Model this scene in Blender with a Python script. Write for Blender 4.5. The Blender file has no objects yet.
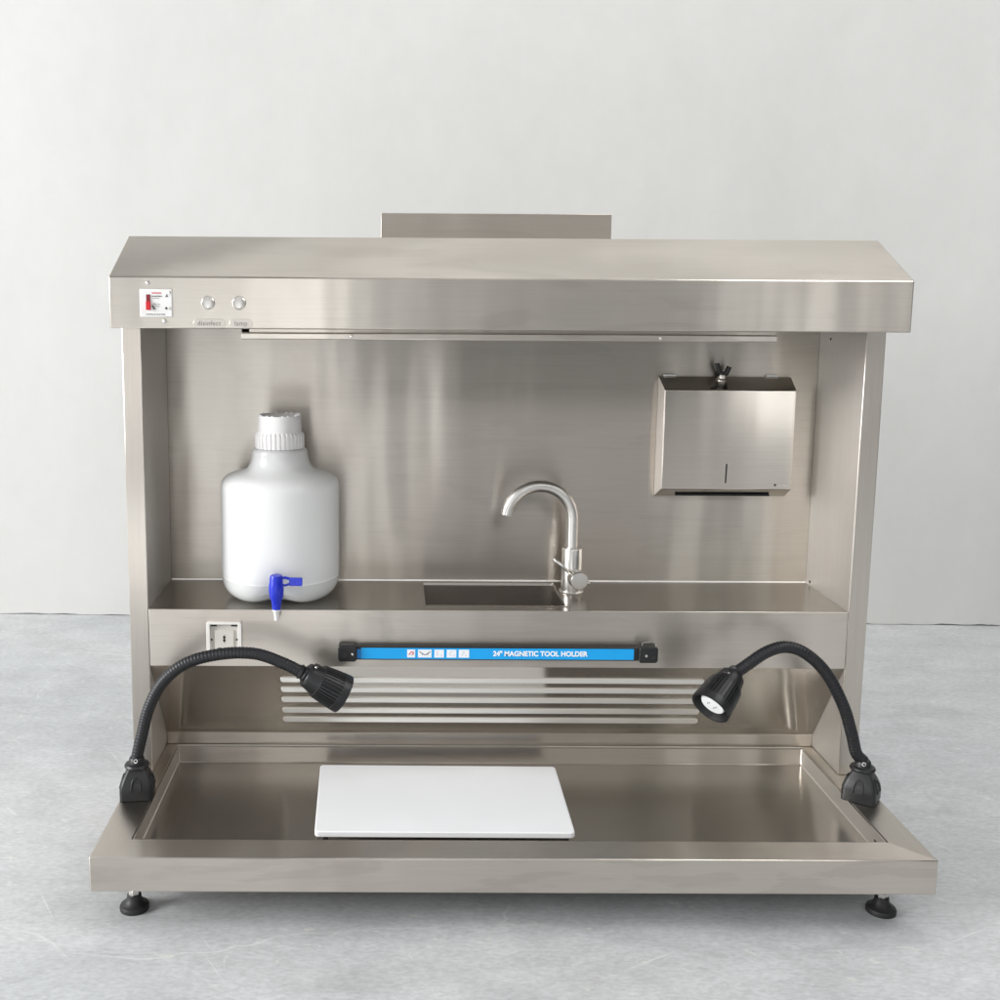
import bpy, bmesh, math, random
from mathutils import Vector, Matrix, noise
random.seed(7)
S = bpy.context.scene
COL = S.collection
FZ = -0.125          # floor level; z = 0.015 is the top of the tray rim
# ------------------------------------------------------------------ materials
def newmat(name):
    m = bpy.data.materials.new(name); m.use_nodes = True
    nt = m.node_tree; nt.nodes.clear()
    out = nt.nodes.new('ShaderNodeOutputMaterial')
    return m, nt, out
def nd(nt, t, **kw):
    n = nt.nodes.new(t)
    for k, v in kw.items():
        if k in ('i',):
            for a, b in v.items(): n.inputs[a].default_value = b
        else: setattr(n, k, v)
    return n
def ramp(nt, fac, stops):
    r = nt.nodes.new('ShaderNodeValToRGB')
    els = r.color_ramp.elements
    while len(els) < len(stops): els.new(0.5)
    for e, (p, c) in zip(els, stops):
        e.position = p; e.color = (c, c, c, 1) if not isinstance(c, tuple) else (*c, 1)
    nt.links.new(fac, r.inputs[0])
    return r.outputs[0]
def coords(nt, scale, src='Object'):
    tc = nd(nt, 'ShaderNodeTexCoord'); mp = nd(nt, 'ShaderNodeMapping')
    mp.inputs['Scale'].default_value = scale
    nt.links.new(tc.outputs[src], mp.inputs[0])
    return mp.outputs[0]
def noisen(nt, vec, scale=1, detail=3, rough=.5, dist=0):
    n = nd(nt, 'ShaderNodeTexNoise'); n.inputs['Scale'].default_value = scale
    n.inputs['Detail'].default_value = detail; n.inputs['Roughness'].default_value = rough
    n.inputs['Distortion'].default_value = dist
    nt.links.new(vec, n.inputs['Vector']); return n.outputs['Fac']
def mathn(nt, op, a, b):
    n = nd(nt, 'ShaderNodeMath', operation=op)
    for i, v in enumerate((a, b)):
        if isinstance(v, (int, float)): n.inputs[i].default_value = v
        else: nt.links.new(v, n.inputs[i])
    return n.outputs[0]
def plain(name, col, rough=.5, metal=0, coat=0, var=.04, vscale=40, bump=0):
    m, nt, out = newmat(name)
    b = nd(nt, 'ShaderNodeBsdfPrincipled')
    v = noisen(nt, coords(nt, (vscale,)*3), 1, 4)
    hs = nd(nt, 'ShaderNodeMixRGB', blend_type='MULTIPLY'); hs.inputs[0].default_value = 1
    hs.inputs[1].default_value = (*col, 1)
    nt.links.new(ramp(nt, v, [(.3, 1-var*2), (.7, 1.0)]), hs.inputs[2])
    nt.links.new(hs.outputs[0], b.inputs['Base Color'])
    nt.links.new(ramp(nt, v, [(.3, max(0, rough-.06)), (.7, min(1, rough+.06))]), b.inputs['Roughness'])
    b.inputs['Metallic'].default_value = metal
    b.inputs['Coat Weight'].default_value = coat
    if bump:
        bp = nd(nt, 'ShaderNodeBump'); bp.inputs['Strength'].default_value = bump; bp.inputs['Distance'].default_value = .0005
        nt.links.new(v, bp.inputs['Height']); nt.links.new(bp.outputs[0], b.inputs['Normal'])
    nt.links.new(b.outputs[0], out.inputs[0])
    return m
def steel(name, brush, spread, rough=.26, aniso=.8, col=(.63, .592, .535), stain=0, wave=.5, scratch=True):
    """brushed stainless sheet. brush = mapping scale (low along the brushing), spread = direction reflections smear in"""
    m, nt, out = newmat(name)
    b = nd(nt, 'ShaderNodeBsdfPrincipled'); b.inputs['Metallic'].default_value = 1
    v = coords(nt, brush)
    fine = noisen(nt, v, 1, 5, .65)
    blot = noisen(nt, coords(nt, (2.6, 2.6, 2.6)), 1, 4, .55, .6)
    c = nd(nt, 'ShaderNodeMixRGB', blend_type='MULTIPLY'); c.inputs[0].default_value = 1
    c.inputs[1].default_value = (*col, 1)
    nt.links.new(ramp(nt, fine, [(.25, .90), (.75, 1.0)]), c.inputs[2])
    c2 = nd(nt, 'ShaderNodeMixRGB', blend_type='MIX')
    nt.links.new(ramp(nt, blot, [(.4, 0.0), (.65, .5)]), c2.inputs[0])
    nt.links.new(c.outputs[0], c2.inputs[1])
    tint = nd(nt, 'ShaderNodeMixRGB', blend_type='MULTIPLY'); tint.inputs[0].default_value = 1
    nt.links.new(c.outputs[0], tint.inputs[1]); tint.inputs[2].default_value = (.97, .92, .925, 1)
    nt.links.new(tint.outputs[0], c2.inputs[2])
    r = mathn(nt, 'ADD', mathn(nt, 'MULTIPLY', fine, .06), rough-.03)
    r = mathn(nt, 'ADD', r, mathn(nt, 'MULTIPLY', blot, .06))
    colout = c2.outputs[0]
    if stain:
        st = noisen(nt, coords(nt, (2.4, 2.4, 17)), 1, 5, .55, 1.6)
        sf = ramp(nt, st, [(.54, 0.0), (.60, 1.0)])
        sf2 = mathn(nt, 'MULTIPLY', sf, stain)
        s = nd(nt, 'ShaderNodeMixRGB', blend_type='MULTIPLY')
        nt.links.new(sf2, s.inputs[0]); nt.links.new(colout, s.inputs[1]); s.inputs[2].default_value = (.78, .77, .76, 1)
        colout = s.outputs[0]
        r = mathn(nt, 'ADD', r, mathn(nt, 'MULTIPLY', sf2, -.06))
    if scratch:   # sparse short bright scratches along the brushing
        sc = tuple(x*.28 if x > 50 else x*2.2 for x in brush)
        sn = noisen(nt, coords(nt, sc), 1, 2, .5, .6)
        sl = ramp(nt, sn, [(.80, 0.0), (.83, .3)])
        s = nd(nt, 'ShaderNodeMixRGB', blend_type='MIX')
        nt.links.new(sl, s.inputs[0]); nt.links.new(colout, s.inputs[1]); s.inputs[2].default_value = (.82, .8, .76, 1)
        colout = s.outputs[0]
        r = mathn(nt, 'ADD', r, mathn(nt, 'MULTIPLY', sl, .2))
    nt.links.new(colout, b.inputs['Base Color']); nt.links.new(r, b.inputs['Roughness'])
    b.inputs['Anisotropic'].default_value = aniso
    cv = nd(nt, 'ShaderNodeCombineXYZ')
    for i in range(3): cv.inputs[i].default_value = spread[i]
    nt.links.new(cv.outputs[0], b.inputs['Tangent'])
    wv = noisen(nt, coords(nt, (6.0, 3.0, 1.3)), 1, 2, .35)
    b1 = nd(nt, 'ShaderNodeBump'); b1.inputs['Strength'].default_value = wave; b1.inputs['Distance'].default_value = .012
    nt.links.new(wv, b1.inputs['Height'])
    b2 = nd(nt, 'ShaderNodeBump'); b2.inputs['Strength'].default_value = .05; b2.inputs['Distance'].default_value = .0002
    nt.links.new(fine, b2.inputs['Height']); nt.links.new(b1.outputs[0], b2.inputs['Normal'])
    nt.links.new(b2.outputs[0], b.inputs['Normal'])
    nt.links.new(b.outputs[0], out.inputs[0])
    return m
ALONGX = (5, 420, 420)
M = {}
M['steel'] = steel('brushed_steel', ALONGX, (0, .7, .7), rough=.28, aniso=.88, stain=.22)
M['steel_back'] = steel('brushed_steel_back', ALONGX, (0, 0, 1), rough=.33, aniso=.96, wave=.75, stain=.2)
M['steel_tray'] = steel('brushed_steel_tray', ALONGX, (0, 1, 0), rough=.21, aniso=.82, wave=.2, col=(.47, .447, .408))  # same steel; the tray's dim reflections are put into a darker colour
M['steel_slant'] = steel('brushed_steel_slanted', ALONGX, (0, .58, -.81), rough=.16, aniso=.7, wave=.2, col=(.62, .595, .55), scratch=False)
M['steel_front'] = steel('brushed_steel_front', ALONGX, (0, 0, 1), rough=.3, stain=.38)
M['steel_side'] = steel('brushed_steel_side', (420, 420, 6), (0, 1, 0), rough=.48, aniso=.5, col=(.70, .67, .63))
M['steel_post'] = steel('brushed_steel_post', (420, 420, 6), (1, 0, 0), rough=.28)
M['steel_rim'] = steel('brushed_steel_rim', (420, 5, 420), (1, 0, 0), rough=.28)
M['steel_polished'] = steel('polished_steel', ALONGX, (0, 0, 1), rough=.11, aniso=.3, wave=.25, scratch=False)
M['chrome'] = plain('satin_chrome', (.68, .66, .63), .32, 1, var=.01, vscale=6)
M['louvre'] = plain('pressed_louvre_steel', (.86, .84, .80), .38, 1, var=.01, vscale=5)
M['screw'] = plain('screw_steel', (.7, .68, .65), .25, 1)
M['edge'] = plain('cut_edge_steel', (.8, .77, .72), .3, 1)
M['blackpl'] = plain('black_plastic', (.012, .0125, .014), .42, var=.1, vscale=300, bump=.2)
M['hose'] = plain('black_hose', (.010, .0105, .013), .46, var=.1, vscale=300)
M['rubber'] = plain('black_rubber', (.018, .018, .018), .55)
M['dark'] = plain('dark_recess', (.01, .01, .01), .6)
M['white'] = plain('white_plastic', (.8, .8, .79), .4, var=.01)
M['board'] = plain('white_cutting_board', (.9, .91, .925), .42, var=.012, vscale=12, bump=.1)
M['cap'] = plain('white_cap', (.84, .83, .83), .38, var=.01)
M['ivory'] = plain('ivory_plastic', (.66, .64, .59), .45, var=.02)
M['ivorywhite'] = plain('ivory_frame', (.82, .8, .76), .4, var=.02)
M['blue'] = plain('blue_plastic', (.012, .03, .55), .3, var=.05)
M['cyan'] = plain('cyan_label', (.0, .36, .82), .45, var=.02)
M['paper'] = plain('white_print', (.85, .87, .9), .5, var=.01)
M['ink'] = plain('dark_ink', (.05, .045, .045), .6)
M['red'] = plain('red_plastic', (.6, .012, .02), .35)
M['redink'] = plain('red_ink', (.6, .05, .07), .6)
M['greyink'] = plain('grey_ink', (.16, .15, .14), .6)
M['plate'] = plain('engraved_plate', (.66, .62, .57), .42, 1)
# lens of the lamps
M['lens'] = plain('clear_lens', (.95, .96, .97), .12, 0, coat=1, var=.03, vscale=200)
# translucent bottle
def bottle_mat():
    m, nt, out = newmat('frosted_polyethylene')
    b = nd(nt, 'ShaderNodeBsdfPrincipled')
    tc = nd(nt, 'ShaderNodeTexCoord'); sp = nd(nt, 'ShaderNodeSeparateXYZ'); nt.links.new(tc.outputs['Object'], sp.inputs[0])
    # liquid stands behind the milky wall up to z = .414
    lvl = ramp(nt, mathn(nt, 'MULTIPLY', mathn(nt, 'SUBTRACT', sp.outputs['Z'], .3636), 4.0), [(.0, (.76, .775, .77)), (.194, (.745, .765, .76)), (.199, (.97, .975, .97)), (.207, (.95, .96, .955)), (.216, (.86, .872, .872)), (1.0, (.87, .88, .878))])
    v = noisen(nt, coords(nt, (5, 5, 3)), 1, 3)
    mx = nd(nt, 'ShaderNodeMixRGB', blend_type='MULTIPLY'); mx.inputs[0].default_value = 1
    nt.links.new(lvl, mx.inputs[1]); nt.links.new(ramp(nt, v, [(.3, .975), (.7, 1.0)]), mx.inputs[2])
    nt.links.new(mx.outputs[0], b.inputs['Base Color'])
    b.inputs['Subsurface Weight'].default_value = 1; b.inputs['Subsurface Radius'].default_value = (1, 1, 1); b.inputs['Subsurface Scale'].default_value = .09
    nt.links.new(ramp(nt, v, [(.3, .17), (.7, .25)]), b.inputs['Roughness']); b.inputs['IOR'].default_value = 1.4
    tr = nd(nt, 'ShaderNodeBsdfTransparent'); tr.inputs[0].default_value = (.97, .98, .98, 1)
    ms = nd(nt, 'ShaderNodeMixShader'); ms.inputs[0].default_value = .14
    nt.links.new(b.outputs[0], ms.inputs[1]); nt.links.new(tr.outputs[0], ms.inputs[2])
    nt.links.new(ms.outputs[0], out.inputs[0])
    return m
M['bottle'] = bottle_mat()
# concrete floor
def floor_mat():
    m, nt, out = newmat('worn_concrete')
    b = nd(nt, 'ShaderNodeBsdfPrincipled')
    big = noisen(nt, coords(nt, (1.1, 1.6, 1)), 1, 6, .55, .5)
    mid = noisen(nt, coords(nt, (6, 11, 6)), 1, 8, .68, .5)
    fin = noisen(nt, coords(nt, (70, 150, 70)), 1, 6, .7)
    base = ramp(nt, big, [(.3, (.51, .53, .545)), (.55, (.575, .59, .60)), (.75, (.63, .635, .635))])
    mx = nd(nt, 'ShaderNodeMixRGB', blend_type='MULTIPLY'); mx.inputs[0].default_value = 1
    nt.links.new(base, mx.inputs[1]); nt.links.new(ramp(nt, mid, [(.28, .80), (.5, .95), (.72, 1.07)]), mx.inputs[2])
    mx2 = nd(nt, 'ShaderNodeMixRGB', blend_type='MULTIPLY'); mx2.inputs[0].default_value = 1
    nt.links.new(mx.outputs[0], mx2.inputs[1]); nt.links.new(ramp(nt, fin, [(.35, .84), (.65, 1.07)]), mx2.inputs[2])
    # pale trowel scratches and hairline cracks: edges of distorted voronoi, masked to patches
    col = mx2.outputs[0]
    for sc, seed, w, amt, lo in (((.9, 1.4, 1), 3.3, .0035, .55, .50), ((2.2, 3.2, 1), 9.1, .005, .45, .56)):
        tc = nd(nt, 'ShaderNodeTexCoord'); mp = nd(nt, 'ShaderNodeMapping'); mp.inputs['Scale'].default_value = sc
        mp.inputs['Location'].default_value = (seed, seed*1.7, 0); mp.inputs['Rotation'].default_value = (0, 0, seed)
        nt.links.new(tc.outputs['Object'], mp.inputs[0])
        nz = nd(nt, 'ShaderNodeTexNoise'); nz.inputs['Scale'].default_value = 2.2; nz.inputs['Detail'].default_value = 4
        nt.links.new(mp.outputs[0], nz.inputs['Vector'])
        ad = nd(nt, 'ShaderNodeMixRGB', blend_type='ADD'); ad.inputs[0].default_value = .45
        nt.links.new(mp.outputs[0], ad.inputs[1]); nt.links.new(nz.outputs['Color'], ad.inputs[2])
        vo = nd(nt, 'ShaderNodeTexVoronoi', feature='DISTANCE_TO_EDGE'); vo.inputs['Scale'].default_value = 1
        nt.links.new(ad.outputs[0], vo.inputs['Vector'])
        line = ramp(nt, vo.outputs['Distance'], [(0, 1.0), (w, 0.0)])
        mask = ramp(nt, noisen(nt, mp.outputs[0], 1.7, 3, .6), [(lo, 0.0), (lo+.09, 1.0)])
        f = mathn(nt, 'MULTIPLY', mathn(nt, 'MULTIPLY', line, mask), amt)
        m3 = nd(nt, 'ShaderNodeMixRGB'); nt.links.new(f, m3.inputs[0]); nt.links.new(col, m3.inputs[1]); m3.inputs[2].default_value = (.74, .74, .72, 1)
        col = m3.outputs[0]
    for sc, seed, th, amt in (((2.2, 75, 1), .5, .745, .4), ((3.0, 90, 1), 2.1, .75, .35), ((1.2, 70, 1), -.25, .74, .4), ((9, 110, 1), -.8, .735, .3)):
        tc = nd(nt, 'ShaderNodeTexCoord'); mp = nd(nt, 'ShaderNodeMapping'); mp.vector_type = 'TEXTURE'
        mp.inputs['Rotation'].default_value = (0, 0, seed); mp.inputs['Scale'].default_value = tuple(1/x for x in sc)
        nt.links.new(tc.outputs['Object'], mp.inputs[0])
        sn = noisen(nt, mp.outputs[0], 1, 1.5, .4, .15)
        f = mathn(nt, 'MULTIPLY', ramp(nt, sn, [(th, 0.0), (th+.03, 1.0)]), amt)
        m3 = nd(nt, 'ShaderNodeMixRGB'); nt.links.new(f, m3.inputs[0]); nt.links.new(col, m3.inputs[1]); m3.inputs[2].default_value = (.80, .80, .78, 1)
        col = m3.outputs[0]
    # pale plaster spatters
    sp = noisen(nt, coords(nt, (26, 34, 26)), 1, 3, .6)
    sf = mathn(nt, 'MULTIPLY', ramp(nt, sp, [(.67, 0.0), (.71, 1.0)]), .55)
    m4 = nd(nt, 'ShaderNodeMixRGB'); nt.links.new(sf, m4.inputs[0]); nt.links.new(col, m4.inputs[1]); m4.inputs[2].default_value = (.7, .69, .64, 1)
    nt.links.new(m4.outputs[0], b.inputs['Base Color'])
    nt.links.new(ramp(nt, mid, [(.3, .42), (.7, .62)]), b.inputs['Roughness'])
    bp = nd(nt, 'ShaderNodeBump'); bp.inputs['Strength'].default_value = .25; bp.inputs['Distance'].default_value = .002
    nt.links.new(mid, bp.inputs['Height']); nt.links.new(bp.outputs[0], b.inputs['Normal'])
    nt.links.new(b.outputs[0], out.inputs[0]); return m
M['floor'] = floor_mat()
def wall_mat():
    m, nt, out = newmat('white_plaster')
    b = nd(nt, 'ShaderNodeBsdfPrincipled')
    big = noisen(nt, coords(nt, (1.2, 1, .8)), 1, 5, .55, .4)
    fin = noisen(nt, coords(nt, (14, 14, 9)), 1, 6, .6)
    mx = nd(nt, 'ShaderNodeMixRGB', blend_type='MULTIPLY'); mx.inputs[0].default_value = 1
    nt.links.new(ramp(nt, big, [(.3, (.555, .555, .541)), (.7, (.60, .598, .585))]), mx.inputs[1])
    nt.links.new(ramp(nt, fin, [(.3, .975), (.7, 1.01)]), mx.inputs[2])
    nt.links.new(mx.outputs[0], b.inputs['Base Color']); b.inputs['Roughness'].default_value = .75
    bp = nd(nt, 'ShaderNodeBump'); bp.inputs['Strength'].default_value = .25; bp.inputs['Distance'].default_value = .004
    nt.links.new(fin, bp.inputs['Height']); nt.links.new(bp.outputs[0], b.inputs['Normal'])
    nt.links.new(b.outputs[0], out.inputs[0]); return m
M['wall'] = wall_mat()
# ------------------------------------------------------------------ mesh helpers
def obj(name, bm, mat, parent=None, smooth=False, bevel=0, seg=2, recalc=True):
    me = bpy.data.meshes.new(name)
    if recalc: bmesh.ops.recalc_face_normals(bm, faces=bm.faces)
    bm.to_mesh(me); bm.free()
    for m in (mat if isinstance(mat, (list, tuple)) else [mat]): me.materials.append(m)
    o = bpy.data.objects.new(name, me); COL.objects.link(o)
    if smooth:
        for p in me.polygons: p.use_smooth = True
        if smooth == 'auto': me.set_sharp_from_angle(angle=math.radians(35))
    if bevel:
        md = o.modifiers.new('bevel', 'BEVEL'); md.width = bevel; md.segments = seg; md.limit_method = 'ANGLE'; md.angle_limit = math.radians(25)
        md.harden_normals = False
        for p in me.polygons: p.use_smooth = True
        me.set_sharp_from_angle(angle=math.radians(35))
    if parent:
        o.parent = parent; bpy.context.view_layer.update()
        o.matrix_parent_inverse = parent.matrix_world.inverted()
    return o
def thing(name, label, cat, loc, group=None):
    e = bpy.data.objects.new(name, None); COL.objects.link(e); e.location = loc
    e.empty_display_size = .05
    e['label'] = label; e['category'] = cat
    if group: e['group'] = group
    bpy.context.view_layer.update()
    return e
def box(bm, x0, x1, y0, y1, z0, z1, mi=0):
    vs = [bm.verts.new((x, y, z)) for x in (x0, x1) for y in (y0, y1) for z in (z0, z1)]
    for f in ((0,1,3,2), (4,6,7,5), (0,4,5,1), (2,3,7,6), (0,2,6,4), (1,5,7,3)):
        bm.faces.new([vs[i] for i in f]).material_index = mi
    return vs
def BX(*a):
    bm = bmesh.new(); box(bm, *a); return bm
def extr_x(bm, prof, x0, x1):
    a = [bm.verts.new((x0, y, z)) for y, z in prof]; b = [bm.verts.new((x1, y, z)) for y, z in prof]
    n = len(prof)
    bm.faces.new(a); bm.faces.new(b[::-1])
    for i in range(n): bm.faces.new((a[i], a[(i+1) % n], b[(i+1) % n], b[i]))
def prism_y(bm, pts, y0, y1):
    """polygon in xz extruded along y"""
    a = [bm.verts.new((x, y0, z)) for x, z in pts]; b = [bm.verts.new((x, y1, z)) for x, z in pts]
    n = len(pts); bm.faces.new(a); bm.faces.new(b[::-1])
    for i in range(n): bm.faces.new((a[i], a[(i+1) % n], b[(i+1) % n], b[i]))
def prism_z(bm, pts, z0, z1):
    a = [bm.verts.new((x, y, z0)) for x, y in pts]; b = [bm.verts.new((x, y, z1)) for x, y in pts]
    n = len(pts); bm.faces.new(a); bm.faces.new(b[::-1])
    for i in range(n): bm.faces.new((a[i], a[(i+1) % n], b[(i+1) % n], b[i]))
def rrect(x0, x1, y0, y1, r, n=6):
    out = []
    for cx, cy, a0 in ((x1-r, y1-r, 0), (x0+r, y1-r, 90), (x0+r, y0+r, 180), (x1-r, y0+r, 270)):
        for k in range(n+1):
            a = math.radians(a0+90*k/n); out.append((cx+r*math.cos(a), cy+r*math.sin(a)))
    return out
def frame_of(axis):
    z = Vector(axis).normalized(); t = Vector((0, 0, 1)) if abs(z.z) < .9 else Vector((1, 0, 0))
    x = t.cross(z).normalized(); y = z.cross(x); return x, y, z
def lathe(bm, prof, o=(0, 0, 0), axis=(0, 0, 1), seg=48, rib=None, closed=True):
    """prof = [(r, h)]; rib = f(angle, index) -> radius factor"""
    X, Y, Z = frame_of(axis); o = Vector(o); rings = []
    for i, (r, h) in enumerate(prof):
        if r < 1e-6: rings.append([bm.verts.new(o+Z*h)]); continue
        ring = []
        for k in range(seg):
            a = 2*math.pi*k/seg; rr = r*(rib(a, i) if rib else 1)
            ring.append(bm.verts.new(o+X*rr*math.cos(a)+Y*rr*math.sin(a)+Z*h))
        rings.append(ring)
    for A, B in zip(rings, rings[1:]):
        for k in range(seg):
            k2 = (k+1) % seg
            if len(A) == 1 and len(B) == 1: continue
            if len(A) == 1: bm.faces.new((A[0], B[k2], B[k]))
            elif len(B) == 1: bm.faces.new((A[k], A[k2], B[0]))
            else: bm.faces.new((A[k], A[k2], B[k2], B[k]))
    if closed:
        for R_ in (rings[0], rings[-1]):
            if len(R_) > 1: bm.faces.new(R_)
def catmull(pts, n=12):
    P = [Vector(p) for p in pts]; P = [2*P[0]-P[1]]+P+[2*P[-1]-P[-2]]; out = []
    for i in range(1, len(P)-2):
        for k in range(n):
            t = k/n; a, b, c, d = P[i-1:i+3]
            out.append(.5*((2*b)+(c-a)*t+(2*a-5*b+4*c-d)*t*t+(3*b-a-3*c+d)*t**3))
    out.append(P[-2]); return out
def tube(bm, path, r, seg=20, cap=True, rf=None):
    path = [Vector(p) for p in path]; rings = []; up = None
    for i, p in enumerate(path):
        d = (path[min(i+1, len(path)-1)]-path[max(i-1, 0)]).normalized()
        if up is None: X, Y, _ = frame_of(d)
        else:
            X = (up-d*up.dot(d)).normalized(); Y = d.cross(X)
        up = X
        rr = rf(i) if rf else r
        rings.append([bm.verts.new(p+X*rr*math.cos(2*math.pi*k/seg)+Y*rr*math.sin(2*math.pi*k/seg)) for k in range(seg)])
    for A, B in zip(rings, rings[1:]):
        for k in range(seg): bm.faces.new((A[k], A[(k+1) % seg], B[(k+1) % seg], B[k]))
    if cap: bm.faces.new(rings[0]); bm.faces.new(rings[-1])
def text_mesh(txt, size, bold=0.0, extrude=.0004, spacing=1.0, sx=1.0):
    cu = bpy.data.curves.new('lettering', 'FONT'); cu.body = txt; cu.size = size; cu.align_x = 'CENTER'; cu.align_y = 'CENTER'
    cu.extrude = extrude; cu.offset = bold; cu.space_character = spacing
    o = bpy.data.objects.new('lettering_tmp', cu); COL.objects.link(o)
    bpy.context.view_layer.update()
    me = bpy.data.meshes.new_from_object(o.evaluated_get(bpy.context.evaluated_depsgraph_get()))
    bpy.data.objects.remove(o); bpy.data.curves.remove(cu)
    for v in me.vertices:       # text lies in xy: stand it up facing -y
        x, y, z = v.co; v.co = (x*sx, -z, y)
    return me
def lettering(txt, size, at, mat, parent, name='lettering', **k):
    me = text_mesh(txt, size, **k); me.transform(Matrix.Translation(at)); me.materials.clear(); me.materials.append(mat)
    me.name = name
    o = bpy.data.objects.new(name, me); COL.objects.link(o)
    o.parent = parent; bpy.context.view_layer.update(); o.matrix_parent_inverse = parent.matrix_world.inverted()
    return o
# ------------------------------------------------------------------ setting
bm = bmesh.new()
vs = [bm.verts.new(p) for p in ((-30, -40, FZ), (30, -40, FZ), (30, 8, FZ), (-30, 8, FZ))]; bm.faces.new(vs)
fl = obj('floor', bm, M['floor']); fl['kind'] = 'structure'
wy = lambda x: 1.923-.0246*x          # the wall runs a touch askew
bm = bmesh.new()
N = 900; X0, X1 = -7., 7.
bot = []; top = []; botb = []; topb = []
for i in range(N+1):
    x = X0+(X1-X0)*i/N
    e = .0015+.013*max(0, noise.noise(Vector((x*9, 0, 1)))+.15)*(.4+.6*(noise.noise(Vector((x*70, 4, 0)))+.5))
    d = .004*noise.noise(Vector((x*3, 2, 7)))
    bot.append(bm.verts.new((x, wy(x)-d, FZ+max(.0004, e)))); top.append(bm.verts.new((x, wy(x), 3.7)))
    botb.append(bm.verts.new((x, wy(x)+.02, FZ+max(.0004, e)))); topb.append(bm.verts.new((x, wy(x)+.02, 3.7)))
for i in range(N):
    bm.faces.new((bot[i], bot[i+1], top[i+1], top[i])); bm.faces.new((bot[i], botb[i], botb[i+1], bot[i+1]))
    bm.faces.new((top[i], top[i+1], topb[i+1], topb[i]))
extra = box(bm, 0, 1, 0, 1, 0, 1)
for v, (x, y, z) in zip(extra, [(x, y, z) for x in (X0, X1) for y in (.02, .2) for z in (FZ-.02, 3.7)]): v.co = (x, wy(x)+y, z)
wl = obj('wall', bm, M['wall']); wl['kind'] = 'structure'

# ------------------------------------------------------------------ the workstation
Wb = .75; Wi = .689; ZT = .0151; ZB = -.0497; YI = .067; TB = .4876; ZF = -.0219; YP = .3532; WP = .7136; WO = .752
ZS = .3636; ZSB = .2439; YB = .5897; YE = .606; WH = .7438; YH = .2329; ZH = .9351; ZHT = 1.030; YR = .399; ZR = 1.1118
st = thing('grossing_station', 'brushed stainless steel bench station with sloped hood, back shelf, sink and wide shallow tray', 'workstation', (0, .30, FZ))
# base frame: mitred rim
bm = bmesh.new()
def V(x, y, z): return bm.verts.new((x, y, z))
def ring(x, y0, y1, z): return [V(-x, y0, z), V(x, y0, z), V(x, y1, z), V(-x, y1, z)]
o1 = ring(Wb, 0, YE, ZT); i1 = ring(Wi, YI, TB, ZT); o0 = ring(Wb, 0, YE, ZB); i0 = ring(Wi, YI, TB, ZB)
for k in range(4):
    j = (k+1) % 4; mi = 1 if k in (1, 3) else 0
    bm.faces.new((o1[k], o1[j], i1[j], i1[k])).material_index = (1 if k in (1, 3) else 2)
    f = bm.faces.new((o0[k], o0[j], o1[j], o1[k])); f.material_index = 0 if k in (0, 2) else 1
    bm.faces.new((i0[k], i1[k], i1[j], i0[j])).material_index = 2
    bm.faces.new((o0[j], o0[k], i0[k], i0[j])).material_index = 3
base = obj('base_frame', bm, [M['steel_front'], M['steel_rim'], M['steel'], plain('darkened_underside', (.16, .155, .15), .6)], st, bevel=.0022)  # underside coloured dark to deepen the shadow below the base
# tray: pressed basin dropped into the rim
bm = bmesh.new(); t = .0025
xa, xb, ya, yb = -Wi+.0004, Wi-.0004, YI+.0004, TB-.0004
def rr(z, ins, r): return [bm.verts.new((x, y, z)) for x, y in rrect(xa+ins, xb-ins, ya+ins, yb-ins, r, 3)]
R0 = rr(ZT-.0015, 0, .003); R1 = rr(ZT-.0015, t, .003); R2 = rr(ZF+.002, t, .003); R3 = rr(ZF, t+.002, .004); R4 = rr(ZF-.004, 0, .003)
n = len(R0)
for A, B in ((R0, R1), (R1, R2), (R2, R3), (R4, R0)):
    for k in range(n): bm.faces.new((A[k], A[(k+1) % n], B[(k+1) % n], B[k]))
bm.faces.new(R3); bm.faces.new(R4[::-1])
bm.normal_update()
for f_ in bm.faces:
    if abs(f_.normal.x) > .7: f_.material_index = 1
    if abs(f_.normal.y) > .7: f_.material_index = 2
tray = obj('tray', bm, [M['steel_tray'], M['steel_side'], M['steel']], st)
for p in tray.data.polygons: p.use_smooth = False
obj('overflow_slot', BX(.6852, .6864, .098, .112, -.006, -.0025), M['dark'], tray)
# feet
for sx in (-1, 1):
    for y in (.075, .53):
        bm = bmesh.new(); x = sx*.69
        lathe(bm, [(.0, 0), (.0265, 0), (.027, .006), (.0255, .0095), (.0175, .014), (.0135, .022), (.0125, .029), (.0, .030)], (x, y, FZ), seg=40)
        f = obj('levelling_foot', bm, M['rubber'], st, smooth='auto')
        bm = bmesh.new()
        lathe(bm, [(.0105, .029), (.0105, .038)], (x, y, FZ), seg=6)
        lathe(bm, [(.0055, .03), (.0055, .0755)], (x, y, FZ), seg=16)
        obj('stud', bm, M['chrome'], f, smooth='auto')
# side panels (boxed posts)
for s in (-1, 1):
    bm = bmesh.new()
    xs = sorted((s*WP, s*WO)); box(bm, xs[0], xs[1], YP, YE, ZT+.0005, ZH-.0005)
    for f in bm.faces:
        c = f.calc_center_median()
        f.material_index = 1 if abs(c.y-YP) < 1e-4 else 0
    obj('side_panel', bm, [M['steel_side'], M['steel_post']], st, bevel=.0016)
obj('back_panel', BX(-WP+.0005, WP-.0005, YB, YE-.0005, ZT+.001, ZH-.0005), M['steel_back'], st)
# a small bright angle along the foot of the back panel and a welded seam
bm = bmesh.new(); extr_x(bm, [(YB-.0022, ZS), (YB-.0005, ZS), (YB-.0005, ZS+.0032), (YB-.0012, ZS+.0032)], -WP+.001, WP-.001)
obj('shelf_seam', bm, M['louvre'], st)
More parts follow.
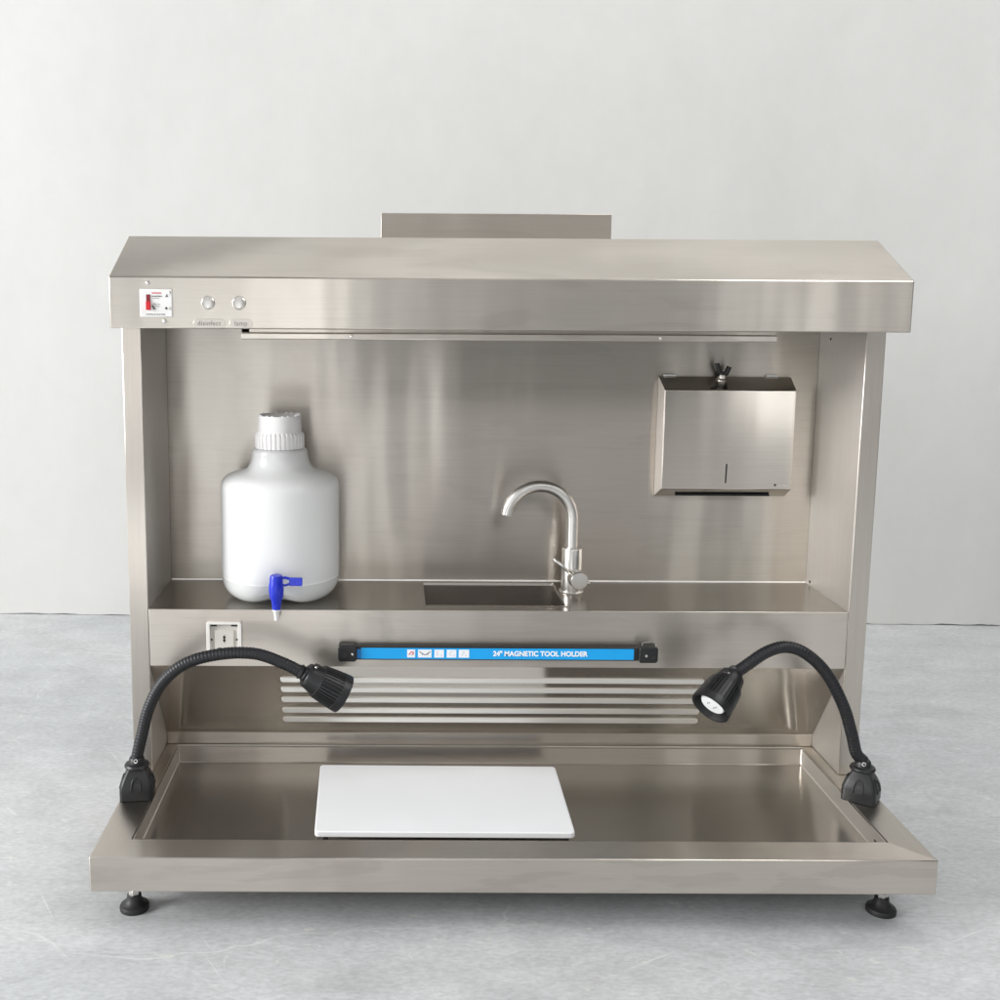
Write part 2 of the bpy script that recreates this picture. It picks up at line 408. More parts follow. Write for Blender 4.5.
# shelf with the sink cut-out
SX0, SX1, SY0, SY1 = -.149, .1425, .388, .5695
bm = bmesh.new()
out = [(-WP+.0005, YP+.0015), (WP-.0005, YP+.0015), (WP-.0005, YB-.0005), (-WP+.0005, YB-.0005)]
inn = [(SX0, SY0), (SX1, SY0), (SX1, SY1), (SX0, SY1)]
def lv(p, z): return [bm.verts.new((x, y, z)) for x, y in p]
a, b_, c_, d_ = lv(out, ZS), lv(inn, ZS), lv(out, ZS-.003), lv(inn, ZS-.003)
for k in range(4):
    j = (k+1) % 4
    bm.faces.new((a[k], a[j], b_[j], b_[k])); bm.faces.new((c_[j], c_[k], d_[k], d_[j]))
    bm.faces.new((a[j], a[k], c_[k], c_[j])); bm.faces.new((b_[k], b_[j], d_[j], d_[k]))
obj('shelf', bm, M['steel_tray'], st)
bm = bmesh.new()
w = .0035
def q(i, z): return [bm.verts.new((x, y, z)) for x, y in ((SX0+i, SY0+i), (SX1-i, SY0+i), (SX1-i, SY1-i), (SX0+i, SY1-i))]
L = [q(-w, ZS+.0002), q(-w, ZS+.0012), q(.0005, ZS+.0012), q(.002, ZS-.004), q(.008, ZS-.095), q(.012, ZS-.1)]
for A, B in zip(L, L[1:]):
    for k in range(4): bm.faces.new((A[k], A[(k+1) % 4], B[(k+1) % 4], B[k]))
bm.faces.new(L[-1])
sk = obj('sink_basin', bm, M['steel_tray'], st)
bm = bmesh.new(); lathe(bm, [(.0, .004), (.014, .004), (.016, .006), (.026, .006), (.028, .0015), (.028, 0)], (0, .478, ZS-.1), seg=32)
obj('drain_strainer', bm, M['chrome'], sk, smooth='auto')
# shelf front
bm = bmesh.new(); extr_x(bm, [(YP, ZSB), (YP, ZS), (YP+.0015, ZS+.0004), (YP+.0035, ZS-.0032), (YP+.0035, ZSB+.002)], -WP+.0006, WP-.0006)
obj('shelf_front', bm, M['steel'], st, bevel=.0007)
bm = bmesh.new(); extr_x(bm, [(YP+.0038, ZSB), (.362, ZSB+.0002), (.362, ZSB-.004), (YP+.0006, ZSB-.0003), (YP, ZSB-.0003)], -WP+.001, WP-.001); bm.free()
# slanted lower panel, upstand
PA = Vector((0, YP+.002, ZSB)); PB = Vector((0, .498, .0433))
bm = bmesh.new(); extr_x(bm, [(PA.y, PA.z), (PB.y, PB.z), (PB.y+.004, PB.z+.002), (PA.y+.004, PA.z)], -WP+.0008, WP-.0008)
sp = obj('slotted_panel', bm, M['steel_slant'], st)
obj('rear_upstand', BX(-WP+.0008, WP-.0008, .498, .503, ZT+.0003, .0431), M['steel'], st, bevel=.0008)
bm = bmesh.new(); extr_x(bm, [(TB+.0003, ZT+.0002), (TB+.0003, ZT+.0022), (TB+.0022, ZT+.0022), (TB+.0022, ZT+.0002)], -Wi, Wi)
obj('rim_lip', bm, M['louvre'], st)
slope = (PB-PA)/(PA.z-PB.z)      # per unit of z downwards
for zc in (.2068, .1780, .1478, .1155, .0865):
    h = .0118
    A = PA+slope*(PA.z-zc-h/2)
    x0, x1 = -.4500-(.2068-zc)*.03, .4340+(.2068-zc)*.12
    bm = bmesh.new(); prev = None
    L_ = x1-x0; stn = [0, .0007, .002, .004, .0065]; xs = [x0+s for s in stn]+[x1-s for s in reversed(stn)]
    for i, x in enumerate(xs):
        k = min(i, len(xs)-1-i); e = [0.02, .45, .72, .93, 1][k] if k < 5 else 1
        hh = h*e; zc_off = (h-hh)*.4
        P0 = A+slope*zc_off; P1 = Vector((0, P0.y-.0012*e, P0.z-hh)); P2 = P0+slope*hh*1.05
        P2.y += .001; prof = [(P0.y+.0008, P0.z), (P0.y-.0010*e, P0.z-.0015*e), (P1.y, P1.z+.0012*e), (P1.y+.0010*e, P1.z), (P2.y, P2.z)]
        r_ = [bm.verts.new((x, y, z)) for y, z in prof]
        if prev:
            for j in range(4): bm.faces.new((prev[j], prev[j+1], r_[j+1], r_[j]))
        prev = r_
    obj('louvre', bm, M['louvre'], sp, smooth='auto')
# hood
bm = bmesh.new()
extr_x(bm, [(YH, ZH), (YH, ZHT), (YR, ZR), (YE, ZR), (YE, ZH)], -WH, WH)
hood = obj('hood', bm, M['steel'], st, bevel=.0022)
bm = bmesh.new(); extr_x(bm, [(.255, .9150), (.2535, .9165), (.2535, .9262), (.255, .9275), (.262, .9275), (.262, ZH-.0004), (.32, ZH-.0004), (.32, .9150)], -.503, .503)
obj('filter_panel', BX(-WH+.03, WH-.03, YP+.012, YB-.012, ZH-.004, ZH-.0003), plain('dark_mesh_filter', (.05, .048, .046), .6), hood)
lc = obj('light_cover', bm, M['steel'], hood, bevel=.0008)
for x in (-.2958, .2841):
    bm = bmesh.new(); lathe(bm, [(.0033, 0), (.0033, .0012), (.0015, .0022), (0, .0024)], (x, .2535, .9217), (0, -1, 0), 16); obj('screw', bm, M['screw'], lc, smooth='auto')
obj('mounting_tab', BX(-.5035, -.489, .262, .30, .9280, ZH-.0005), M['dark'], lc)
# exhaust collar at the back of the hood (open box with a folded front)
bm = bmesh.new()
cx0, cx1, cy0, cy1, cz = -.2457, .2502, .59, .603, 1.1738
box(bm, cx0, cx1, cy0, cy1, ZR+.0002, cz)
obj('exhaust_collar', bm, M['steel_back'], st, bevel=.001)
# controls on the hood face
F = YH-.0001
sw = obj('switch_plate', BX(-.6860, -.6262, F-.005, F, .9562, 1.0075), M['white'], st, bevel=.0015)
obj('switch_well', BX(-.6735, -.6660, F-.0056, F-.0048, .9695, .9975), M['dark'], sw)
bm = bmesh.new(); prism_y(bm, rrect(-.6737, -.6655, .9693, .9850, .0012), F-.0105, F-.0045); obj('rocker', bm, M['red'], sw, bevel=.0008)
obj('rocker_top', BX(-.6732, -.6662, F-.0068, F-.0045, .9852, .9972), plain('dark_red', (.22, .01, .02), .4), sw)
bm = bmesh.new()
for x, l, z in ((-.6630, .0165, 1.0003),):
    xx = x
    while xx < x+l: ww = random.uniform(.0016, .0028); box(bm, xx, xx+ww, F-.0055, F-.0049, z-.0012, z+.0010); xx += ww+.0006
obj('red_print', bm, M['redink'], sw)
bm = bmesh.new()
for x, l, z, hgt in ((-.6630, .0175, .9945, .0013), (-.6615, .012, .9905, .0006), (-.6745, .034, .9612, .0011), (-.6610, .010, .9800, .0005), (-.6590, .008, .9760, .0005)):
    xx = x
    while xx < x+l: ww = random.uniform(.0010, .0026); box(bm, xx, xx+ww, F-.0055, F-.0049, z-hgt, z+hgt*random.uniform(.5, 1)); xx += ww+random.uniform(.0006, .0016)
prism_y(bm, [(-.6625, .9795), (-.6560, .9710), (-.6605, .9700), (-.6640, .9760)], F-.0055, F-.0049)
prism_y(bm, [(-.6385, .9930), (-.6330, .9930), (-.6358, .9985)], F-.0055, F-.0049)
obj('grey_print', bm, M['greyink'], sw)
for x, z, r_, m_ in ((-.6370, .9725, .0022, 'ink'), (-.6315, .9725, .0030, 'ivory'), (-.6300, 1.0010, .0028, 'screw')):
    bm = bmesh.new(); lathe(bm, [(r_, 0), (r_, .0012), (r_*.6, .0018), (0, .002)], (x, F-.0049, z), (0, -1, 0), 20); obj('indicator', bm, M[m_], sw, smooth='auto')
for x, z in ((-.6707, 1.0183), (-.6411, .9485)):
    bm = bmesh.new(); lathe(bm, [(.0040, 0), (.0038, .0014), (.002, .0026), (0, .003)], (x, F, z), (0, -1, 0), 20); obj('plate_screw', bm, M['screw'], st, smooth='auto')
for x in (-.5606, -.5034):
    bm = bmesh.new(); lathe(bm, [(.0125, 0), (.0125, .0025), (.0108, .0042), (.0102, .0042), (.0098, .0032), (.0090, .0030), (.0086, .0046), (.0060, .0050), (0, .0052)], (x, F, .9824), (0, -1, 0), 40)
    obj('push_button', bm, M['chrome'], st, smooth='auto')
for x, w_, txt in ((-.5592, .0595, 'disinfect'), (-.5004, .0435, 'lamp')):
    bm = bmesh.new(); prism_y(bm, rrect(x-w_/2, x+w_/2, .9448-.0082, .9448+.0082, .0081), F-.0009, F)
    pl = obj('engraved_label', bm, M['plate'], st, bevel=.0004)
    lettering(txt, .0125, (x, F-.0011, .9450), M['greyink'], pl, spacing=1.1, sx=.93, extrude=.0002)
# power socket in the shelf front
F2 = YP-.0001
SXc0, SXc1, SZ0, SZ1 = -.5950, -.5234, .262, .3392
bm = bmesh.new()
ou = rrect(SXc0, SXc1, SZ0, SZ1, .004, 4); ii = rrect(SXc0+.0075, SXc1-.0075, SZ0+.0045, SZ1-.0045, .001, 4)
def rg(p, y): return [bm.verts.new((x, y, z)) for x, z in p]
a, b_, c_, d_ = rg(ou, F2), rg(ou, F2-.010), rg(ii, F2-.010), rg(ii, F2)
n = len(ou)
for A, B in ((a, b_), (b_, c_), (c_, d_)):
    for k in range(n): bm.faces.new((A[k], A[(k+1) % n], B[(k+1) % n], B[k]))
so = obj('power_socket', bm, M['ivorywhite'], st, bevel=.0008)
obj('socket_insert', BX(SXc0+.0076, SXc1-.0076, F2-.003, F2+.0005, SZ0+.0046, SZ1-.0046), M['ivory'], so)
ins = obj('socket_face', BX(SXc0+.016, SXc1-.016, F2-.0062, F2-.0032, .276, .3215), M['ivory'], so, bevel=.001)
bm = bmesh.new()
lathe(bm, [(.0026, 0), (.0026, .0006), (0, .0006)], (-.5592, F2-.0062, .3070), (0, -1, 0), 16)
lathe(bm, [(.0026, 0), (.0026, .0006), (0, .0006)], (-.5592, F2-.0062, .3008), (0, -1, 0), 16)
box(bm, -.5601, -.5583, F2-.0068, F2-.0060, .2965, .3115)
box(bm, -.5722, -.5650, F2-.0068, F2-.0060, .2800, .2850); box(bm, -.5534, -.5462, F2-.0068, F2-.0060, .2800, .2850)
obj('pin_holes', bm, M['dark'], ins)
for x0, x1, z0, z1, dy in ((SXc0+.009, SXc0+.021, .3308, .3336, .0088), (SXc1-.021, SXc1-.009, .3308, .3336, .0088), (SXc0+.0085, SXc0+.0115, .300, .303, .006), (SXc1-.0115, SXc1-.0085, .300, .303, .006)):
    obj('clip_slot', BX(x0, x1, F2-dy, F2-.003, z0, z1), M['dark'], so)
# little screws on the inside of the right side panel and specks of hardware
bm = bmesh.new(); lathe(bm, [(.0035, 0), (.003, .0015), (0, .002)], (WP, .565, .372), (-1, 0, 0), 16); obj('panel_screw', bm, M['dark'], st, smooth='auto')
bm = bmesh.new(); lathe(bm, [(.0028, 0), (.0022, .0015), (0, .002)], (WP, .53, .912), (-1, 0, 0), 16); obj('panel_screw', bm, M['dark'], st, smooth='auto')

# ------------------------------------------------------------------ towel dispenser
td = thing('towel_dispenser', 'polished steel paper towel box with small lock on top, mounted high on the back panel', 'towel dispenser', (.507, .5890, .56))
yf, yk = .535, .5885
bm = bmesh.new()
pf = [(.3655, .5845), (.6486, .5845), (.6486, .8018), (.3655, .8018)]
pb = [(.3630, .5620), (.6530, .5620), (.6530, .8265), (.3630, .8265)]
A = [bm.verts.new((x, yf, z)) for x, z in pf]; B = [bm.verts.new((x, yk-.006, z)) for x, z in pb]; Bk = [bm.verts.new((x, yk, z)) for x, z in pb]
bm.faces.new(A); bm.faces.new(Bk[::-1])
for U, W_ in ((A, B), (B, Bk)):
    for k in range(4): bm.faces.new((U[k], U[(k+1) % 4], W_[(k+1) % 4], W_[k]))
bm.normal_update(); bmesh.ops.recalc_face_normals(bm, faces=bm.faces)
for f_ in bm.faces:
    if abs(f_.normal.x) > .7: f_.material_index = 1
cov = obj('cover', bm, [M['steel_polished'], M['steel_side']], td, bevel=.0022, seg=3)
bm = bmesh.new(); prism_y(bm, [(.5037, .5995), (.5067, .5995), (.5074, .6412), (.5044, .6412)], yf-.0008, yf+.0004); obj('sight_slot', bm, M['dark'], cov)
obj('outlet', BX(.405, .612, .5640, .5700, .5655, .5690), M['dark'], cov)
for x in (.387, .612):
    bm = bmesh.new(); prism_z(bm, rrect(x-.014, x+.014, .583, .5885, .002, 3), .8270, .8312); obj('hinge_tab', bm, M['white'], td, bevel=.001)
lk = BX(0, 1, 0, 1, 0, 1); lk.free()
bm = bmesh.new(); lathe(bm, [(.011, 0), (.011, .004), (.008, .006), (.007, .014), (0, .014)], (.497, .572, .8200), (0, -.35, 1), 24)
lo = obj('lock_barrel', bm, M['chrome'], td, smooth='auto')
bm = bmesh.new()
tube(bm, [(.495, .57, .829), (.489, .568, .840), (.484, .566, .856)], .0052, 12); tube(bm, [(.497, .57, .829), (.506, .568, .836), (.511, .566, .850)], .0056, 12)
tube(bm, [(.497, .572, .826), (.497, .570, .838)], .008, 12)
obj('wing_key', bm, M['blackpl'], lo, smooth='auto')
bm = bmesh.new()
ex, ez = .6130, .5945
lathe(bm, [(.0036, 0), (.0036, .0004), (.0026, .0004), (.0026, 0)], (ex, yf, ez+.001), (0, -1, 0), 24)
xx = ex+.006
while xx < ex+.028: ww = random.uniform(.0010, .0024); box(bm, xx, xx+ww, yf-.0004, yf, ez-.0015, ez+.0025); xx += ww+.0007
xx = ex+.006
while xx < ex+.026: ww = random.uniform(.0006, .0012); box(bm, xx, xx+ww, yf-.0004, yf, ez-.0042, ez-.0030); xx += ww+.0006
obj('etched_mark', bm, plain('etched_grey', (.52, .50, .47), .5), cov)

# ------------------------------------------------------------------ magnetic tool holder
mt = thing('magnetic_tool_holder', 'long black magnetic tool bar with blue printed strip, screwed across the shelf front', 'tool holder', (0, .352, .279))
bm = bmesh.new(); box(bm, -.305, .300, .332, .350, .2658, .2940); bar = obj('bar', bm, M['blackpl'], mt, bevel=.0015)
bm = bmesh.new(); box(bm, -.2800, .2735, .3312, .3319, .2685, .2912); blue = obj('printed_strip', bm, M['cyan'], bar)
obj('strip_edge', BX(-.2880, -.2802, .3312, .3319, .2690, .2880), plain('deep_blue_end', (0, .20, .60), .4), bar)
lettering('24" MAGNETIC TOOL HOLDER', .0143, (.0835, .3309, .2800), M['paper'], blue, bold=.00055, extrude=.0002, sx=.965)
def ipx(px): return -.28+(px-361)*.002026
bm = bmesh.new()
for a, b2 in ((407.2, 415.2), (418, 431.6), (434.4, 444), (446.8, 456.4), (458.8, 469.2)): box(bm, ipx(a), ipx(b2), .3307, .3312, .2718, .2882)
ic = obj('pictogram_squares', bm, M['paper'], blue)
bm = bmesh.new()
cx = ipx(411.4); pth = [(cx-.003+.0062*(1-math.cos(a))/2*1.0, .3305, .2800+.0035*math.sin(a)) for a in [math.radians(k) for k in range(-100, 200, 20)]]
tube(bm, [(cx-.005, .3306, .2775), (cx-.001, .3306, .2835), (cx+.003, .3306, .2835), (cx+.0045, .3306, .2805), (cx+.001, .3306, .2775)], .0010, 6)
obj('magnet_pictogram', bm, M['redink'], ic)
bm = bmesh.new()
cx = ipx(424.8)
tube(bm, [(cx-.011, .3306, .2845), (cx-.004, .3306, .2795), (cx, .3306, .2775), (cx+.005, .3306, .2795), (cx+.011, .3306, .2845)], .0007, 6)
for d in (-.0045, .0055): lathe(bm, [(.0014, 0), (.0014, .0004), (0, .0004)], (cx+d, .3307, .2790), (0, -1, 0), 10)
obj('tool_pictogram', bm, M['ink'], ic)
bm = bmesh.new()
for c0, k in ((439.2, 0), (451.6, 1), (464, 2)):
    cx = ipx(c0)
    for j in range(3):
        w_ = random.uniform(.003, .006); z_ = .2838-.0034*j; x_ = cx-.006+random.uniform(0, .004)
        box(bm, x_, x_+w_, .3304, .3307, z_, z_+.0009)
    lathe(bm, [(.0011, 0), (.0011, .0003), (0, .0003)], (cx+.0045, .3307, .2765), (0, -1, 0), 8)
obj('faint_pictograms', bm, plain('pale_ink', (.45, .5, .58), .5), ic)
for s in (-1, 1):
    x0, x1 = (-.3266, -.2885) if s < 0 else (.2825, .3212)
    bm = bmesh.new(); prism_y(bm, rrect(x0, x1, .2640, .2975, .006), .3235, .352)
    br = obj('end_bracket', bm, M['blackpl'], mt, bevel=.0025, seg=3)
    xh = x0+.012 if s < 0 else x1-.012
    bm = bmesh.new(); lathe(bm, [(.0068, 0), (.0068, .0012), (.0050, .0012), (.0046, .0004), (0, .0004)], (xh, .3235, .2785), (0, -1, 0), 24); obj('screw_cup', bm, M['rubber'], br, smooth='auto')
    bm = bmesh.new(); lathe(bm, [(.0030, 0), (.0028, .0016), (0, .0022)], (xh+(.017 if s < 0 else -.012), .3235, .2800), (0, -1, 0), 14); obj('screw', bm, M['screw'], br, smooth='auto')
    if s > 0:
        bm = bmesh.new(); tube(bm, [(.2905, .330, .2975), (.288, .329, .303), (.294, .329, .3065), (.312, .329, .3065), (.318, .329, .302), (.317, .33, .2972)], .0012, 8); obj('wire_tie', bm, M['chrome'], br)

# ------------------------------------------------------------------ carboy
cb = thing('carboy', 'white translucent plastic carboy with ribbed cap and blue tap, on the left of the shelf', 'bottle', (-.4545, .4650, ZS))
cx, cy = -.4545, .4650
prof = [(0, .004), (.060, .003), (.078, .0008), (.090, .003), (.103, .0085), (.1145, .019), (.1212, .033), (.1236, .050), (.1240, .085), (.1238, .14), (.1238, .20), (.1240, .234), (.1226, .2455), (.1180, .2545), (.109, .2610), (.096, .2655), (.081, .2695), (.0700, .2750), (.0630, .2850), (.0590, .298), (.0580, .309), (.0565, .3140), (.0530, .3165), (.047, .3175), (0, .3175)]
pp = catmull([(r, 0, z) for r, z in prof], 3); prof2 = [(max(0, p.x), p.z) for p in pp]
bm = bmesh.new(); lathe(bm, prof2, (cx, cy, ZS), seg=96, closed=False)
# scooped recess round the tap at the front foot
for v in bm.verts:
    dx = v.co.x-cx; dz = v.co.z-ZS
    if v.co.y < cy:
        g = math.exp(-(dx/.034)**2)*math.exp(-((dz-.02)/.045)**2)
        v.co.y += .020*g
        if dz < .03: v.co.z += .012*math.exp(-(dx/.038)**2)*(1 if dz < .015 else (.03-dz)/.015)*min(1, max(0, (cy-v.co.y-.03)/.05))
body = obj('body', bm, M['bottle'], cb, smooth=True)
def ribs(a, i): return 1+.028*(1 if math.sin(a*32) > -.1 else -1.0) if 1 <= i <= 4 else 1
bm = bmesh.new(); lathe(bm, [(.0470, .3182), (.0495, .3186), (.0500, .3205), (.0500, .3445), (.0488, .3475), (.0462, .3520), (.0455, .3560), (.0450, .3845), (.0438, .3868), (.0405, .3872), (.038, .3862), (0, .3862)], (cx, cy, ZS), seg=256, rib=ribs)
cap = obj('cap', bm, M['cap'], cb, smooth='auto')
bm = bmesh.new()
for k in range(8):
    for d in (-.14, .14):
        a = 2*math.pi*k/8+.39+d
        lathe(bm, [(.0030, 0), (.0028, .0014), (.0016, .0024), (0, .0028)], (cx+.0418*math.cos(a), cy+.0418*math.sin(a), ZS+.3865), (0, 0, 1), 10)
obj('cap_studs', bm, M['cap'], cap, smooth='auto')
# tap
tx, ty = -.4500, .3270
bm = bmesh.new(); tube(bm, [(tx, .365, .4330), (tx, ty, .4330)], .0085, 20); 
lathe(bm, [(0, .0), (.0085, .0), (.0088, .006), (.0105, .018), (.0140, .026), (.0152, .040), (.0150, .050), (.0136, .054), (.0130, .066), (.0115, .0700), (0, .0705)], (tx, ty, .3722), seg=36)
tap = obj('tap_valve', bm, M['blue'], cb, smooth='auto')
bm = bmesh.new(); prism_y(bm, rrect(tx+.026, tx+.0525, .4210, .4375, .0025, 3), ty-.0035, ty+.0035); tube(bm, [(tx+.008, ty, .4365), (tx+.018, ty, .4375), (tx+.028, ty, .4350)], .0030, 10); tube(bm, [(tx+.008, ty, .4235), (tx+.018, ty, .4215), (tx+.028, ty, .4250)], .0026, 10)
obj('tap_lever', bm, M['blue'], tap, bevel=.001)
bm = bmesh.new(); lathe(bm, [(.0030, -.0225), (.0046, -.0225), (.0062, -.006), (.0085, -.003), (.0085, .0005), (0, .0005)], (tx, ty, .3722), seg=24)
obj('tap_spout', bm, M['white'], tap, smooth='auto')
bm = bmesh.new(); lathe(bm, [(.020, 0), (.020, .007), (.013, .010), (0, .010)], (tx, .372, .4330), (0, -1, 0), 32); obj('tap_flange', bm, M['cap'], cb, smooth='auto')

# ------------------------------------------------------------------ faucet
fx, fy = .1712, .503
fa = thing('faucet', 'satin chrome gooseneck mixer tap standing right of the sink cut-out', 'faucet', (fx, fy, ZS))
bm = bmesh.new(); lathe(bm, [(.0262, .0002), (.0268, .003), (.0255, .0055), (.0226, .006), (.0226, .0965), (.0215, .0985), (.0150, .0990), (0, .0990)], (fx, fy, ZS), seg=48)
fb = obj('mixer_body', bm, M['chrome'], fa, smooth='auto')
R = .0715; acx = .0985; zc = .5245; px = fx-.0012
pts = [(px, fy, .455), (px, fy, .48), (px, fy, .505)]
for k in range(0, 24):
    a = math.radians(k*(172)/23); pts.append((acx+R*math.cos(a)+ (px-acx-R)*(1-k/23), fy, zc+R*math.sin(a)))
e = Vector(pts[-1])
bm = bmesh.new(); tube(bm, pts, .0132, 28, cap=False)
# hollow end
X_, Y_, Z_ = frame_of(Vector(pts[-1])-Vector(pts[-2]))
sp_ = obj('spout', bm, M['chrome'], fa, smooth=True)
bm = bmesh.new(); lathe(bm, [(.0135, -.014), (.0135, .001), (.0100, .001), (.0096, -.006), (0, -.006)], pts[-1], Z_, 28, closed=False); obj('aerator', bm, M['chrome'], sp_, smooth='auto')
kz = .3990; kx = .1785
bm = bmesh.new(); lathe(bm, [(.0178, -.03), (.0192, -.006), (.0197, .012), (.0192, .0175), (.0180, .0190), (0, .0195)], (kx, .475, kz), (.12, -1, 0), 40)
kn = obj('handle_hub', bm, M['chrome'], fb, smooth='auto')
bm = bmesh.new(); tube(bm, [(.1690, .470, .4080), (.1480, .465, .4260), (.1255, .461, .4470)], .0036, 14); obj('lever', bm, M['chrome'], kn, smooth=True)
bm = bmesh.new(); tube(bm, [(.190, .495, .3860), (.2075, .493, .3860)], .0018, 10); tube(bm, [(.2040, .493, .3860), (.2095, .493, .3860)], .0032, 10); obj('pull_rod', bm, M['chrome'], fb)

# ------------------------------------------------------------------ cutting board
bd = thing('cutting_board', 'plain white plastic cutting board lying on small black feet in the tray', 'cutting board', (-.117, .277, ZF))
bm = bmesh.new()
P4 = [(-.3605, .1157), (.1271, .1142), (.1318, .4085), (-.3687, .4123)]
def rquad(P, r, n=6):
    out = []
    for i in range(4):
        p = Vector(P[i]); a = (Vector(P[i-1])-p).normalized(); b = (Vector(P[(i+1) % 4])-p).normalized()
        s, e_ = p+a*r, p+b*r
        for k in range(n+1):
            t_ = k/n; w0 = (1-t_)**2; w1 = 2*t_*(1-t_); w2 = t_*t_
            out.append(tuple(s*w0+p*w1+e_*w2))
    return out
prism_z(bm, rquad(P4, .010), -.0055, .006)
obj('board', bm, M['board'], bd, bevel=.002, seg=3)
for x, y in ((-.3434, .1400), (.1120, .1390), (.112, .388), (-.347, .390)):
    bm = bmesh.new(); lathe(bm, [(.0065, 0), (.0078, .002), (.0064, .0163)], (x, y, ZF+.0002), seg=24); obj('foot', bm, M['rubber'], bd, smooth='auto')

# ------------------------------------------------------------------ gooseneck lamps
def make_lamp(label, bx, by, path, hdir, hstart, brot, gname='gooseneck lamps on the tray rim'):
    t_ = thing('gooseneck_lamp', label, 'lamp', (bx, by, ZT), gname)
    # clamp base
    Mx = Matrix.Translation((bx, by, ZT)) @ Matrix.Rotation(brot, 4, 'Z') @ Matrix.Diagonal((1.12, 1.12, 1.0, 1.0))
    bm = bmesh.new()
    rr0 = rrect(-.029, .029, -.026, .026, .007, 4)
    lev = [(0, 1.0), (.020, 1.0), (.027, .97), (.034, .90), (.045, .76), (.056, .56), (.060, .50)]
    prev = None
    for z, s in lev:
        ringv = [bm.verts.new((x*s, y*s, z)) for x, y in rr0]
        if prev:
            for k in range(len(rr0)): bm.faces.new((prev[k], prev[(k+1) % len(rr0)], ringv[(k+1) % len(rr0)], ringv[k]))
        else: bm.faces.new(ringv[::-1])
        prev = ringv
    bm.faces.new(prev); bm.transform(Mx)
    bs = obj('clamp_base', bm, M['blackpl'], t_, bevel=.0015)
    # dark arched openings with raised lips on the four faces
    for q_ in range(4):
        bm = bmesh.new(); bl = bmesh.new()
        R_ = Matrix.Rotation(q_*math.pi/2, 4, 'Z'); off = .026 if q_ % 2 == 0 else .029
        def onface(u, z):
            s = 1.0 if z < .02 else (1-(z-.02)*1.35/1.0 if z < .045 else .76-(z-.045)*18/1.0*.0+0)
            s = 1.0 if z < .02 else 1-.24*((z-.02)/.025)**1.25
            return R_ @ Vector((u, -(off*s+.0006), z))
        arch = [(-.010, .0205), (.010, .0205), (.0095, .032), (.0065, .041), (0, .045), (-.0065, .041), (-.0095, .032)]
        if q_ % 2 == 0: arch = [(u*.8-.0, z) for u, z in arch]
        vs = [bm.verts.new(Mx @ onface(u, z)) for u, z in arch]; bm.faces.new(vs)
        tube(bl, [Mx @ onface(u, z) for u, z in catmull2(arch[1:]+arch[:1])], .0016, 8)
        obj('arch_opening', bm, M['dark'], bs); obj('arch_lip', bl, M['blackpl'], bs, smooth=True)
    bm = bmesh.new(); lathe(bm, [(.0165, .058), (.0235, .0605), (.0245, .0635), (.0225, .0670), (.0160, .0685), (.0145, .078), (.0130, .080), (0, .080)], (bx, by, ZT), seg=36)
    cl = obj('swivel_collar', bm, M['blackpl'], t_, smooth='auto')
    bm = bmesh.new(); d = Vector((math.sin(brot)*.5, -1, .35)).normalized(); lathe(bm, [(.0042, 0), (.0040, .0015), (.0024, .0016), (.0022, .0004), (0, .0004)], Vector((bx, by, ZT+.0715))+d*.0140, d, 16); obj('set_screw', bm, M['screw'], cl, smooth='auto')
    # neck, finely ribbed
    pth = [Vector((bx, by, ZT+.078))]+[Vector(p) for p in path]+[Vector(hstart)]
    raw = catmull(pth, 80); fine = [raw[0]]; acc = 0.0
    for pa, pb_ in zip(raw, raw[1:]):
        acc += (pb_-pa).length
        if acc >= .0013: fine.append(pb_); acc = 0.0
    fine.append(raw[-1])
    bm = bmesh.new(); tube(bm, fine, .0115, 24, rf=lambda i: .0115+(.0003 if i % 4 < 2 else -.0003))
    obj('flexible_neck', bm, M['hose'], t_, smooth=True)
    # head
    hd = Vector(hdir).normalized(); h0 = Vector(hstart)
    bm = bmesh.new(); lathe(bm, [(.0118, -.010), (.0135, -.0095), (.0150, -.006), (.0128, -.002), (.0150, .001), (.0150, .006)], h0, hd, 36)
    HS = 1.10
    def hr(a, i): return 1-.055*(1 if math.cos(a*34) > .15 else 0) if 5 <= i <= 9 else 1
    lathe(bm, [(r_*HS, h_*HS) for r_, h_ in [(.0, .004), (.0190, .004), (.0215, .0065), (.0225, .012), (.0275, .030), (.0298, .0305), (.0308, .036), (.0322, .048), (.0335, .060), (.0342, .068), (.0345, .069), (.0352, .080), (.0350, .0835), (.0315, .0840), (.0300, .0805), (.0266, .0700), (0, .070)]], h0, hd, 272, rib=hr)
    hdz = obj('lamp_head', bm, M['blackpl'], t_, smooth='auto')
    bm = bmesh.new(); lathe(bm, [(r_*HS, h_*HS) for r_, h_ in [(.0225, .0702), (.0225, .0745), (.0205, .0765), (0, .0775)]], h0, hd, 40); ln = obj('lens', bm, M['lens'], hdz, smooth='auto')
    Xh, Yh, Zh = frame_of(hd)
    bm = bmesh.new()
    for u, v_ in ((-.006, .003), (-.003, .0045), (.004, -.003), (.007, -.001), (.001, -.005)):
        c_ = h0+hd*.0853+Xh*u*1.3+Yh*v_*1.3; tube(bm, [c_-Yh*.0016-Xh*.0006, c_+Yh*.0016+Xh*.0006], .0006, 6)
    obj('led_marks', bm, M['ink'], ln)
    upv = (Vector((0, 0, 1))-hd*hd.z).normalized(); side = hd.cross(upv)
    cpos = h0+hd*.0165+upv*.0250
    bm = bmesh.new()
    for su in (-1, 1):
        pass
    bm.free(); bm = bmesh.new()
    A_ = [cpos+hd*a+side*b+upv*c for a, b, c in ((-.006, -.006, -.003), (.009, -.006, 0), (.009, .006, 0), (-.006, .006, -.003), (-.004, -.005, .003), (.006, -.005, .004), (.006, .005, .004), (-.004, .005, .003))]
    vv = [bm.verts.new(p) for p in A_]
